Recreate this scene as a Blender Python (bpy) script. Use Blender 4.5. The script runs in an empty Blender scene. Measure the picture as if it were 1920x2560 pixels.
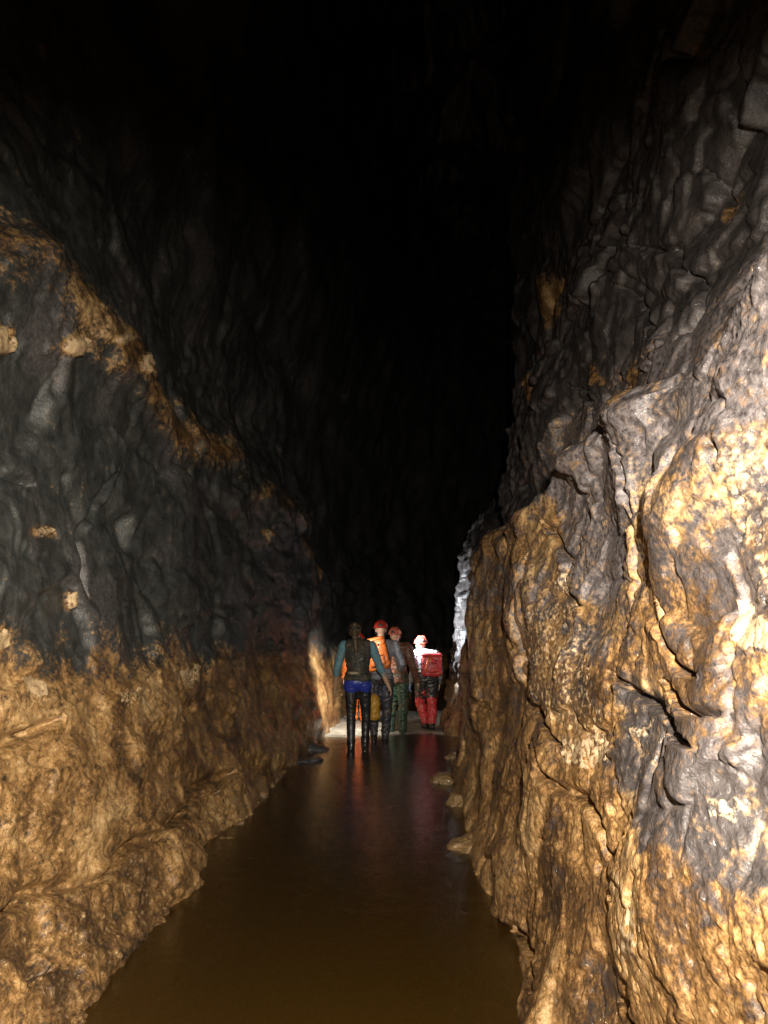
import bpy, bmesh, math, random
import numpy as np
from mathutils import Vector, Matrix

# ------------------------------------------------------------------ camera, world, light, exposure
scene = bpy.context.scene
COL = scene.collection
CAM_H = 1.35
PITCH = math.radians(10.6)
FPX = 1849.0                      # focal length in photograph pixels (1920 x 2560)
cam_data = bpy.data.cameras.new('camera')
cam = bpy.data.objects.new('camera', cam_data)
COL.objects.link(cam)
cam.location = (0, 0, CAM_H)
cam.rotation_euler = (math.pi / 2 + PITCH, 0, 0)
cam_data.sensor_fit = 'VERTICAL'
cam_data.sensor_height = 36.0
cam_data.sensor_width = 27.0
cam_data.lens = 36.0 * FPX / 2560.0
cam_data.clip_start = 0.02
cam_data.clip_end = 200
scene.camera = cam

world = bpy.data.worlds.new('World')
scene.world = world
world.use_nodes = True
world.node_tree.nodes['Background'].inputs[0].default_value = (0.5, 0.6, 0.8, 1)
world.node_tree.nodes['Background'].inputs[1].default_value = 0.0   # underground: no daylight reaches here

scene.view_settings.view_transform = 'Standard'
scene.view_settings.look = 'None'
scene.view_settings.exposure = 0.0
scene.view_settings.gamma = 1.0
scene.view_settings.use_curve_mapping = False
scene.render.engine = 'CYCLES'
scene.cycles.use_denoising = True
scene.cycles.max_bounces = 4
scene.cycles.diffuse_bounces = 2
scene.cycles.glossy_bounces = 2
scene.cycles.transparent_max_bounces = 8
scene.cycles.sample_clamp_indirect = 4.0
scene.cycles.caustics_reflective = False
scene.cycles.caustics_refractive = False


def spot(name, loc, target, power, angle, blend, color, radius=0.03, parent=None):
    d = bpy.data.lights.new(name, 'SPOT')
    d.energy = power
    d.spot_size = math.radians(angle)
    d.spot_blend = blend
    d.color = color
    d.shadow_soft_size = radius
    o = bpy.data.objects.new(name, d)
    COL.objects.link(o)
    o.location = loc
    o.rotation_euler = (Vector(target) - Vector(loc)).to_track_quat('-Z', 'Y').to_euler()
    if parent is not None:
        o.parent = parent
    return o


# the photographer's own headlamp, worn on the forehead just above the phone: a wide flood and a throw beam
HEAD = (0.13, -0.05, 1.60)
spot('headlamp_flood', HEAD, (-1.15, 3.6, 0.45), 1500.0, 105, 1.0, (1.0, 0.90, 0.76), 0.02)
spot('headlamp_beam', HEAD, (2.15, 4.2, 1.72), 1080.0, 73, 1.0, (1.0, 0.90, 0.76), 0.02)

# ------------------------------------------------------------------ helpers: camera maths and noise
CP, SP = math.cos(PITCH), math.sin(PITCH)


def project(P):
    """world points (N,3) -> photograph pixels; nan behind the lens"""
    dx = P[:, 0]
    dy = P[:, 1]
    dz = P[:, 2] - CAM_H
    depth = dy * CP + dz * SP
    up = -dy * SP + dz * CP
    ok = depth > 0.15
    dd = np.where(ok, depth, 1.0)
    u = np.where(ok, 960 + FPX * dx / dd, -9999.0)
    v = np.where(ok, 1280 - FPX * up / dd, -9999.0)
    return u, v


def ray(u, v):
    a = (u - 960) / FPX
    b = (1280 - v) / FPX
    d = np.array([a, CP - b * SP, SP + b * CP])
    return d / np.linalg.norm(d)


rng = np.random.RandomState(7)
PERM = rng.permutation(256).astype(np.int32)
PERM = np.concatenate([PERM, PERM, PERM])
_g = rng.normal(size=(256, 3)).astype(np.float32)
GRAD = _g / np.linalg.norm(_g, axis=1, keepdims=True)


def perlin(P):
    P = P.astype(np.float32)
    I = np.floor(P).astype(np.int32)
    F = P - I
    I &= 255
    U = F * F * F * (F * (F * 6 - 15) + 10)
    x0, y0, z0 = I[:, 0], I[:, 1], I[:, 2]
    out = 0
    for cx in (0, 1):
        wx = U[:, 0] if cx else 1 - U[:, 0]
        hx = PERM[x0 + cx]
        for cy in (0, 1):
            wy = wx * (U[:, 1] if cy else 1 - U[:, 1])
            hy = PERM[hx + y0 + cy]
            for cz in (0, 1):
                w = wy * (U[:, 2] if cz else 1 - U[:, 2])
                g = GRAD[PERM[hy + z0 + cz]]
                out = out + w * (g[:, 0] * (F[:, 0] - cx) + g[:, 1] * (F[:, 1] - cy) + g[:, 2] * (F[:, 2] - cz))
    return out * 1.6


def keep(s, dy):
    """weight of a noise octave of frequency s on a grid of spacing dy (no relief finer than the grid)"""
    return 1.0 if dy is None else 1 - smooth(0.22, 0.5, s * dy)


def fbm(P, scale, octaves=3, off=0.0, gain=0.5, dy=None):
    s, a, t = scale, 1.0, 0.0
    for k in range(octaves):
        t = t + a * keep(s, dy) * perlin(P * s + off + 17.3 * k)
        a *= gain
        s *= 2.03
    return t


def billow(P, scale, octaves=3, off=0.0, gain=0.5, dy=None):
    s, a, t = scale, 1.0, 0.0
    for k in range(octaves):
        t = t + a * keep(s, dy) * (np.abs(perlin(P * s + off + 11.7 * k)) * 2 - 0.55)
        a *= gain
        s *= 2.07
    return t


def cells(P, scale, jitter=0.9):
    """nearest jittered cell: returns (F1, F2, random offset, dot with a random direction)"""
    Q = (P * scale).astype(np.float32)
    I = np.floor(Q).astype(np.int32)
    n = len(Q)
    f1 = np.full(n, 9.0, np.float32)
    f2 = np.full(n, 9.0, np.float32)
    rid = np.zeros(n, np.int32)
    dl = np.zeros((n, 3), np.float32)
    JT = rng.rand(256, 3).astype(np.float32)
    for ox in (-1, 0, 1):
        for oy in (-1, 0, 1):
            for oz in (-1, 0, 1):
                c = I + np.array([ox, oy, oz], np.int32)
                h = PERM[PERM[PERM[c[:, 0] & 255] + (c[:, 1] & 255)] + (c[:, 2] & 255)]
                v = Q - (c + 0.5 + (JT[h] - 0.5) * jitter)
                d = np.sqrt((v * v).sum(1))
                near = d < f1
                f2 = np.where(near, f1, np.minimum(f2, d))
                f1 = np.where(near, d, f1)
                rid = np.where(near, h, rid)
                dl[near] = v[near]
    return f1, f2, GRAD[rid, 0], (GRAD[(rid * 7 + 3) & 255] * dl).sum(1)


def smooth(a, b, x):
    t = np.clip((x - a) / (b - a), 0, 1)
    return t * t * (3 - 2 * t)


def in_poly(u, v, poly):
    inside = np.zeros(len(u), bool)
    n = len(poly)
    for i in range(n):
        x1, y1 = poly[i]
        x2, y2 = poly[(i + 1) % n]
        if y1 == y2:
            continue
        c = ((y1 > v) != (y2 > v)) & (u < (x2 - x1) * (v - y1) / (y2 - y1) + x1)
        inside ^= c
    return inside


def blur(a, shape, n):
    g = a.reshape(shape).astype(np.float32)
    for _ in range(n):
        p = np.pad(g, 1, mode='edge')
        g = (p[:-2, 1:-1] + p[2:, 1:-1] + p[1:-1, :-2] + p[1:-1, 2:] + 2 * g) / 6
    return g.ravel()


def grid_object(name, P, shape, mat, attrs=None, flip=False):
    ny, nz = shape
    me = bpy.data.meshes.new(name)
    idx = np.arange(ny * nz, dtype=np.int32).reshape(ny, nz)
    a, b, c, d = idx[:-1, :-1], idx[1:, :-1], idx[1:, 1:], idx[:-1, 1:]
    q = np.stack([a, d, c, b] if flip else [a, b, c, d], -1).reshape(-1, 4)
    me.vertices.add(len(P))
    me.vertices.foreach_set('co', np.ascontiguousarray(P, np.float32).ravel())
    me.loops.add(q.size)
    me.loops.foreach_set('vertex_index', q.ravel())
    me.polygons.add(len(q))
    me.polygons.foreach_set('loop_start', np.arange(0, q.size, 4, dtype=np.int32))
    me.polygons.foreach_set('use_smooth', np.ones(len(q), bool))
    me.update(calc_edges=True)
    for k, vals in (attrs or {}).items():
        at = me.attributes.new(k, 'FLOAT', 'POINT')
        at.data.foreach_set('value', np.ascontiguousarray(vals, np.float32))
    me.materials.append(mat)
    o = bpy.data.objects.new(name, me)
    COL.objects.link(o)
    return o


def structure(o, label=None):
    o['kind'] = 'structure'
    if label:
        o['label'] = label
    return o


def spaced(a, b, dens):
    """positions from a to b whose density (per metre) is dens(y)"""
    y = np.linspace(a, b, 20000)
    c = np.concatenate([[0], np.cumsum((dens(y[1:]) + dens(y[:-1])) / 2 * np.diff(y))])
    n = int(c[-1])
    return np.interp(np.linspace(0, c[-1], n), c, y)


# ------------------------------------------------------------------ materials
def new_mat(name):
    m = bpy.data.materials.new(name)
    m.use_nodes = True
    nt = m.node_tree
    return m, nt, nt.nodes, nt.links, nt.nodes['Principled BSDF']


def nd(nt, kind, **kw):
    n = nt.nodes.new(kind)
    for k, v in kw.items():
        setattr(n, k, v)
    return n


def noise_node(nt, scale, detail=4, rough=0.55, distort=0.0, coords=None):
    n = nt.nodes.new('ShaderNodeTexNoise')
    n.inputs['Scale'].default_value = scale
    n.inputs['Detail'].default_value = detail
    n.inputs['Roughness'].default_value = rough
    n.inputs['Distortion'].default_value = distort
    if coords is not None:
        nt.links.new(coords, n.inputs['Vector'])
    return n


def ramp(nt, fac, stops, interp='LINEAR'):
    r = nt.nodes.new('ShaderNodeValToRGB')
    r.color_ramp.interpolation = interp
    el = r.color_ramp.elements
    while len(el) < len(stops):
        el.new(0.5)
    for e, (p, c) in zip(el, stops):
        e.position = p
        e.color = (c[0], c[1], c[2], 1) if len(c) == 3 else c
    nt.links.new(fac, r.inputs[0])
    return r


def mixc(nt, fac, a, b, mode='MIX'):
    m = nt.nodes.new('ShaderNodeMix')
    m.data_type = 'RGBA'
    m.blend_type = mode
    for sock, v in ((m.inputs[0], fac), (m.inputs[6], a), (m.inputs[7], b)):
        if hasattr(v, 'is_linked'):
            nt.links.new(v, sock)
        elif isinstance(v, (int, float)):
            sock.default_value = v
        else:
            sock.default_value = (v[0], v[1], v[2], 1)
    return m.outputs[2]


def mathn(nt, op, a, b=0.5):
    m = nt.nodes.new('ShaderNodeMath')
    m.operation = op
    for i, v in enumerate((a, b)):
        if hasattr(v, 'is_linked'):
            nt.links.new(v, m.inputs[i])
        else:
            m.inputs[i].default_value = v
    return m.outputs[0]


def rock_material(name, dark_a, dark_b, mud_stops, pale, bump=1.0, coat=0.8, dark_coat=0.8):
    m, nt, N, L, bs = new_mat(name)
    tc = nd(nt, 'ShaderNodeTexCoord').outputs['Object']
    mp = nd(nt, 'ShaderNodeMapping')
    L.new(tc, mp.inputs[0])
    mp.inputs['Rotation'].default_value = (0.5, 0, 0)
    mp.inputs['Scale'].default_value = (1, 0.62, 0.85)
    st = mp.outputs[0]
    mud = nd(nt, 'ShaderNodeAttribute', attribute_name='mud').outputs['Fac']
    pal = nd(nt, 'ShaderNodeAttribute', attribute_name='pale').outputs['Fac']
    n_big = noise_node(nt, 3.0, 5, 0.6, 0.6, st).outputs[0]
    n_mid = noise_node(nt, 14.0, 6, 0.62, 0.5, st).outputs[0]
    n_fin = noise_node(nt, 55.0, 5, 0.6, 0.2, st).outputs[0]
    n_sp = noise_node(nt, 120.0, 3, 0.6, 0.0, tc).outputs[0]
    # dark limestone
    dk = ramp(nt, n_mid, [(0.3, dark_a), (0.7, dark_b)]).outputs[0]
    gry = nd(nt, 'ShaderNodeAttribute', attribute_name='grey').outputs['Fac']
    dk = mixc(nt, gry, dk, ramp(nt, n_fin, [(0.32, (0.045, 0.038, 0.038)), (0.66, (0.21, 0.185, 0.185))]).outputs[0])
    # mud coat
    mx = mathn(nt, 'ADD', mathn(nt, 'ADD', mathn(nt, 'MULTIPLY', n_big, 0.30), mathn(nt, 'MULTIPLY', n_mid, 0.25)), mathn(nt, 'ADD', mathn(nt, 'MULTIPLY', n_fin, 0.25), mathn(nt, 'MULTIPLY', n_sp, 0.20)))
    mc = ramp(nt, mx, mud_stops).outputs[0]
    tint = ramp(nt, n_big, [(0.34, (0.45, 0.42, 0.43)), (0.5, (1.0, 0.9, 0.75)), (0.66, (1.1, 1.08, 1.02))]).outputs[0]
    mc = mixc(nt, 0.85, mc, tint, 'MULTIPLY')
    # edge of the coat broken up by noise
    f = mathn(nt, 'ADD', mud, mathn(nt, 'MULTIPLY', mathn(nt, 'SUBTRACT', mathn(nt, 'ADD', mathn(nt, 'MULTIPLY', n_mid, 0.50), mathn(nt, 'MULTIPLY', n_fin, 0.50)), 0.5), 2.7))
    fm = ramp(nt, f, [(0.30, (0, 0, 0)), (0.68, (1, 1, 1))]).outputs[0]
    col = mixc(nt, fm, dk, mc)
    # pale calcite / clean mud flakes, and the painted lamp hot spot
    g = mathn(nt, 'ADD', pal, mathn(nt, 'MULTIPLY', mathn(nt, 'SUBTRACT', n_fin, 0.5), 1.3))
    gm = ramp(nt, g, [(0.45, (0, 0, 0)), (0.6, (1, 1, 1))]).outputs[0]
    pc = mixc(nt, n_mid, tuple(0.7 * c for c in pale), pale)
    col = mixc(nt, gm, col, pc)
    # dark specks
    sp = ramp(nt, n_sp, [(0.28, (0.45, 0.42, 0.4)), (0.42, (1, 1, 1))]).outputs[0]
    col = mixc(nt, 0.8, col, sp, 'MULTIPLY')
    L.new(col, bs.inputs['Base Color'])
    r0 = ramp(nt, n_fin, [(0.3, (0.2,) * 3), (0.72, (0.52,) * 3)]).outputs[0]
    r1 = ramp(nt, n_fin, [(0.3, (0.24,) * 3), (0.7, (0.6,) * 3)]).outputs[0]
    L.new(mixc(nt, fm, r0, r1), bs.inputs['Roughness'])
    bs.inputs['Specular IOR Level'].default_value = 0.5
    wet = nd(nt, 'ShaderNodeAttribute', attribute_name='wet').outputs['Fac']
    cw = mixc(nt, fm, (dark_coat,) * 3, (coat,) * 3)
    L.new(mathn(nt, 'MAXIMUM', cw, wet), bs.inputs['Coat Weight'])
    L.new(ramp(nt, wet, [(0.0, (0.11,) * 3), (1.0, (0.05,) * 3)]).outputs[0], bs.inputs['Coat Roughness'])
    bs.inputs['Coat IOR'].default_value = 1.4
    b1 = nd(nt, 'ShaderNodeBump')
    b1.inputs['Strength'].default_value = 0.42 * bump
    b1.inputs['Distance'].default_value = 0.02
    L.new(n_fin, b1.inputs['Height'])
    b2 = nd(nt, 'ShaderNodeBump')
    b2.inputs['Strength'].default_value = 0.5 * bump
    b2.inputs['Distance'].default_value = 0.008
    L.new(noise_node(nt, 170.0, 4, 0.6, 0.3, st).outputs[0], b2.inputs['Height'])
    L.new(b1.outputs[0], b2.inputs['Normal'])
    L.new(b2.outputs[0], bs.inputs['Normal'])
    b3 = nd(nt, 'ShaderNodeBump')
    b3.inputs['Strength'].default_value = 1.0 * bump
    b3.inputs['Distance'].default_value = 0.02
    L.new(noise_node(nt, 46.0, 4, 0.6, 0.8, st).outputs[0], b3.inputs['Height'])
    L.new(b3.outputs[0], bs.inputs['Coat Normal'])
    return m


MUD_R = [(0.40, (0.045, 0.027, 0.015)), (0.47, (0.14, 0.080, 0.034)), (0.53, (0.31, 0.186, 0.078)), (0.62, (0.54, 0.375, 0.20))]
MUD_L = [(0.40, (0.045, 0.027, 0.014)), (0.47, (0.15, 0.088, 0.037)), (0.53, (0.31, 0.190, 0.080)), (0.62, (0.52, 0.365, 0.19))]
M_RIGHT = rock_material('wet_rock_right', (0.024, 0.020, 0.019), (0.085, 0.075, 0.072), MUD_R, (0.62, 0.46, 0.28))
M_LEFT = rock_material('wet_rock_left', (0.022, 0.023, 0.022), (0.066, 0.070, 0.066), MUD_L, (0.60, 0.43, 0.24), coat=0.75, dark_coat=0.2)
M_ROOF = rock_material('dark_roof_rock', (0.020, 0.019, 0.019), (0.060, 0.056, 0.054), MUD_L, (0.4, 0.3, 0.2))


# ------------------------------------------------------------------ the passage: base cross-sections
def xr_water(y):
    return np.interp(y, [-3, 0, 2.7, 4.5, 7, 8.2, 8.8, 9.6, 11, 12.5, 13.5, 15, 17, 19, 22, 32],
                     [.60, .56, .54, .62, .70, .78, 1.05, 1.45, 1.40, 1.12, 1.02, 1.25, 2.0, 2.9, 4.4, 10.0])


def ledge_r(y):
    """how far the right ledge wanders up and down along the passage"""
    return .05 * np.sin(2.1 * y + .4) + .035 * np.sin(5.3 * y) + .02 * np.sin(11.7 * y + 1)


def ledge_l(y):
    return np.interp(y, [3, 7, 10.8, 13.5], [3.12, 3.28, 3.45, 2.85]) + .10 * np.sin(y * 1.7 + 1) + .07 * np.sin(y * 4.1) + .04 * np.sin(y * 9.3 + 2)


def xr_base(y, z):
    s = np.interp(y, [2, 8, 9], [1, .5, .7])
    lean = np.interp(z, [-.8, 0, .35, 1.35, 2.1, 2.26], [-.40, -.04, .12, .26, .36, .38]) * s
    zz = z - ledge_r(y)
    step = smooth(2.24, 2.42, zz) * np.interp(y, [8.2, 8.8], [.42, .06])
    up = np.interp(z, [2.3, 3.5, 5, 10.5], [0, .12, .25, 0.3]) + smooth(3.0, 5.0, z) * smooth(9.0, 12.0, y) * 0.9
    return xr_water(y) + lean + step + up


def xl_base(y, z):
    w = np.interp(y, [-3, 0, 3, 9, 10, 11.5, 13, 14.5, 16, 18, 21, 25, 32], [1.15, 1.18, 1.18, 1.10, .97, 1.0, .92, .90, .80, .35, -.6, -2.6, -7.0])
    s = np.interp(y, [9, 12], [1, .6])
    zl = ledge_l(y)
    lean = np.interp(z, [-.8, -.3, 0, .7, 1.35, 2.2, 3.4], [-.95, -.42, 0, .28, .42, .5, .57]) * s
    step = smooth(zl - 0.06, zl + 0.25, z) * .08
    up = np.interp(z, [3.5, 4.3, 5.5, 7.5, 10.5], [0, .05, -.10, -.75, -1.7])       # leans in over the stream
    return -(w + lean + step + up)


def hit(u, v, base, sign):
    """where the ray through photo pixel (u, v) meets a wall's base surface"""
    d = ray(u, v)
    t = np.geomspace(0.6, 40, 6000)
    p = np.array([0, 0, CAM_H]) + d * t[:, None]
    s = sign * (p[:, 0] - base(p[:, 1], p[:, 2]))
    k = np.argmax(s > 0)
    return p[k]


def poly3d(px, base, sign):
    out = []
    for (u0, v0), (u1, v1) in zip(px[:-1], px[1:]):
        n = max(1, int(math.hypot(u1 - u0, v1 - v0) / 30))
        for k in range(n):
            f = k / n
            out.append(hit(u0 + (u1 - u0) * f, v0 + (v1 - v0) * f, base, sign))
    out.append(hit(px[-1][0], px[-1][1], base, sign))
    return np.array(out)


def crack_field(P, lines, base, sign, width, wobble):
    """distance (in widths) to the nearest crack, and signed side, over wall points"""
    best = np.full(len(P), 99.0, np.float32)
    side = np.zeros(len(P), np.float32)
    Q = P + wobble
    for px, w in lines:
        pts = poly3d(px, base, sign)
        for k, (a, b) in enumerate(zip(pts[:-1], pts[1:])):
            ab = b - a
            L2 = float(ab @ ab)
            if L2 < 1e-8:
                continue
            ww = width * w
            R = ww * 7
            lo, hi = np.minimum(a, b) - R, np.maximum(a, b) + R
            sel = np.where((Q[:, 1] > lo[1]) & (Q[:, 1] < hi[1]) & (Q[:, 2] > lo[2]) & (Q[:, 2] < hi[2]))[0]
            if len(sel) == 0:
                continue
            r = Q[sel][:, 1:] - a[1:]
            e = ab[1:]
            ee = float(e @ e) + 1e-9
            t = np.clip((r @ e) / ee, 0, 1)
            dv = r - t[:, None] * e
            f = (k + t) / max(1, len(pts) - 1)
            taper = np.clip(np.minimum(f, 1 - f) * 6, 0.25, 1)
            d = np.sqrt((dv * dv).sum(1)) / (ww * taper)
            sd = np.sign(e[0] * r[:, 1] - e[1] * r[:, 0])
            m = d < best[sel]
            best[sel[m]] = d[m]
            side[sel[m]] = sd[m]
    return best, side


def grid_normals(P, shape, towards):
    g = P.reshape(shape[0], shape[1], 3)
    n = np.cross(np.gradient(g, axis=0), np.gradient(g, axis=1)).reshape(-1, 3)
    n /= np.linalg.norm(n, axis=1, keepdims=True) + 1e-9
    if np.mean(n[:, 0]) * towards < 0:
        n = -n
    # soften, so that neighbouring relief does not fold over itself
    n = np.stack([blur(n[:, k], shape, 6) for k in range(3)], 1)
    return n / (np.linalg.norm(n, axis=1, keepdims=True) + 1e-9)


# ------------------------------------------------------------------ right wall
def build_right():
    ys = spaced(-1.5, 32.0, lambda y: np.where(y < 1.1, 30, 500 / np.maximum(y, 1.1) ** 2 + np.where(y < 9, 45, np.where(y < 16, 22, 8))))
    zs = np.concatenate([np.arange(-.7, -.02, .02), np.arange(-.02, 2.75, .0078), np.arange(2.75, 4.6, .013), np.arange(4.6, 10.6, .05)])
    Y, Z = [g.ravel() for g in np.meshgrid(ys, zs, indexing='ij')]
    shape = (len(ys), len(zs))
    DY = np.repeat(np.gradient(ys), len(zs))
    X = xr_base(Y, Z)
    P = np.stack([X, Y, Z], 1)
    # strata frame: flow lines dip down and towards the camera
    a = math.radians(38)
    F = np.stack([X, (Y * math.cos(a) - Z * math.sin(a)) * 1.0, (Y * math.sin(a) + Z * math.cos(a)) * 0.62], 1)
    W = np.stack([perlin(P * 2.1 + 5), perlin(P * 2.1 + 25), perlin(P * 2.1 + 45)], 1)
    W2 = np.stack([perlin(P * 9 + 5), perlin(P * 9 + 25), perlin(P * 9 + 45)], 1)
    u, v = project(P)
    uw = u + 60 * W[:, 0] + 30 * W2[:, 0]
    vw = v + 60 * W[:, 1] + 30 * W2[:, 1]
    upper = smooth(2.26, 2.34, Z - ledge_r(Y) + 0.03 * W[:, 2])
    low0 = 1 - upper
    # --- stains with shapes of their own, and painted lamp light and sheen, placed on the wall where the photograph shows them
    mud = (np.interp(Z, [0, .6, 1.2, 1.8, 2.3], [.86, .78, .62, .44, .34]) + 0.22 * W[:, 2]) * (1 - upper) + 0.02 * upper
    mud = np.where((u < 1385) & (u > 0), np.maximum(mud, .62 * low0), mud)
    D1 = [(1500, 1690), (1600, 1715), (1720, 1750), (1830, 1790), (1930, 1850), (1990, 1900), (1990, 2240), (1880, 2240), (1800, 2130), (1660, 2070), (1540, 2000), (1490, 1930), (1560, 1850), (1490, 1770)]
    D2 = [(1340, 1120), (1600, 880), (1800, 720), (1990, 560), (1990, 1050), (1800, 1100), (1640, 1190), (1560, 1300), (1560, 1470), (1470, 1520), (1390, 1420), (1360, 1240)]
    D3 = [(1400, 1560), (1450, 1540), (1475, 1590), (1480, 1660), (1440, 1660), (1410, 1620)]
    D4 = [(1160, 1400), (1290, 1380), (1370, 1400), (1380, 1520), (1330, 1620), (1290, 1560), (1230, 1520), (1170, 1530)]
    mud = np.where(in_poly(uw, vw, D1), 0.22, mud)
    mud = np.where(in_poly(uw, vw, D2), 0.27, mud)
    mud = np.where(in_poly(uw, vw, D3), 0.25, mud)
    mud = np.where(in_poly(uw, vw, D4), 0.48, mud)
    for poly in ([(1350, 680), (1390, 700), (1400, 790), (1360, 830), (1340, 760)], [(1300, 930), (1340, 960), (1345, 1010), (1310, 1000)],
                 [(1476, 905), (1490, 900), (1500, 965), (1482, 960)], [(1740, 480), (1790, 500), (1780, 560), (1750, 540)],
                 [(1700, 130), (1745, 110), (1735, 140), (1705, 150)], [(1570, 900), (1600, 920), (1590, 1010), (1560, 990)]):
        mud = np.where(in_poly(u + 12 * W2[:, 0], v + 12 * W2[:, 1], poly), 0.95, mud)
    pale = 0.22 * (1 - smooth(.2, .8, Z)) * smooth(-.2, .4, W[:, 0])
    pale0 = pale
    for poly, val in (([(1330, 1520), (1410, 1490), (1440, 1560), (1470, 1700), (1500, 1800), (1440, 1850), (1380, 1800), (1310, 1720), (1300, 1650)], .42),
                      ([(1395, 1840), (1480, 1840), (1530, 1870), (1500, 1920), (1400, 1915)], .55),
                      ([(1540, 2180), (1640, 2180), (1680, 2260), (1670, 2380), (1620, 2420), (1590, 2380), (1640, 2280), (1560, 2230)], .5),
                      ([(1560, 1830), (1640, 1780), (1650, 1810), (1590, 1850)], .6),
                      ([(1860, 1990), (1930, 2000), (1930, 2060), (1870, 2060)], .5),
                      ([(1850, 1100), (1990, 1040), (1990, 1500), (1880, 1480), (1860, 1300)], .42),  # headlamp hot spot on the near wall, painted as a pale patch
                      ([(1380, 1440), (1400, 1440), (1405, 1480), (1385, 1480)], .5),
                      ([(1830, 1500), (1990, 1560), (1990, 1640), (1900, 1640)], .7)):
        pale = np.where(in_poly(u + 20 * W2[:, 0], v + 20 * W2[:, 1], poly), val, pale)
    far = smooth(8.4, 9.2, Y)
    mud = np.where(far > 0.5, 0.75 * (1 - smooth(0.7, 1.2, Z + .25 * W[:, 0])), mud)
    pale = np.where((far > 0.5) & (Z < 0.8 + .3 * W[:, 1]), 0.40, pale)
    wet = far * smooth(.6, 1.1, Z)
    grey = blur(in_poly(uw, vw, D2) * 0.9 + 0.55 * low0 * ~in_poly(uw, vw, D1) + in_poly(uw, vw, D3) * 0.4 + in_poly(uw, vw, D4) * 0.35 + in_poly(uw, vw, D1) * 0.18, shape, 14)  # grey rock, lightened below the ledge to paint in lamp light and wet sheen
    mud = blur(mud, shape, 14)
    pale = blur(pale, shape, 3)
    # --- relief (positive = towards the passage): big forms first, then the fine skin on top of them
    amp = np.clip(mud * 1.3, 0, 1)
    low = 1 - upper
    h = 0.10 * fbm(P, 0.9, 2, 3.0)
    h = h + 0.040 * billow(F * np.array([1, .6, 1]) + 0.07 * W, 2.2, 1, 9.0) * (0.35 + 0.65 * low)
    f1, f2, rnd, tilt = cells(P * np.array([1, .55, 0.95]) + 0.10 * W + 0.03 * W2, 2.1)
    edge = 1 - smooth(0.0, 0.12, f2 - f1)
    h = h + blur(0.040 * rnd + 0.10 * tilt - 0.03 * edge, shape, 3) * (0.35 + 0.65 * upper)
    # the ledge lip
    h = h + 0.05 * np.exp(-((Z - ledge_r(Y) - 2.2 - .03 * W[:, 2]) / 0.07) ** 2) * (Y < 8.6)
    P1 = P.copy()
    P1[:, 0] -= h
    nrm = grid_normals(P1, shape, -1)
    F1 = np.stack([P1[:, 0], .6 * (Y * math.cos(a) - Z * math.sin(a)), (Y * math.sin(a) + Z * math.cos(a)) * 0.8], 1)
    P1s = P1 * np.array([1, .62, 1])
    V2 = np.stack([perlin(P1 * 9 + 5), perlin(P1 * 9 + 25), perlin(P1 * 9 + 45)], 1)
    h = (0.006 * billow(F1 + 0.03 * V2, 6.0, 1, 31.0, dy=DY) + 0.011 * fbm(F1 + 0.02 * V2, 4.0, 2, 35.0, dy=DY)) * (0.3 + 0.75 * low) + 0.05 * far * billow(P1s, 3.5, 3, 37.0, dy=DY)
    h = h + (0.0035 * billow(P1s + 0.02 * V2, 24.0, 2, 77.0, dy=DY) + 0.0042 * fbm(P1s, 30.0, 2, 79.0, dy=DY)) * (0.35 + 0.2 * low + 1.1 * smooth(0, .5, W[:, 1]))
    h = h + (0.0048 * fbm(P1s, 70.0, 2, 55.0, dy=DY)) * (0.5 + 0.6 * low)
    g1, g2, rnd2, tilt2 = cells(F1 + 0.03 * V2, 6.5)
    h = h + blur(0.010 * rnd2 + 0.030 * tilt2 - 0.008 * (1 - smooth(0, .1, g2 - g1)), shape, 1) * (0.5 + 0.5 * np.clip(upper + 1 - amp, 0, 1))
    pit = smooth(0.30, 0.16, cells(P1 + 0.01 * V2, 24.0)[0])
    h = h - 0.011 * pit * keep(24.0, DY) * smooth(0.15, 0.4, pale + 0.3 * amp)
    h = h + 0.005 * smooth(.2, .6, pale) + 0.006 * smooth(.3, .6, amp)
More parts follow.
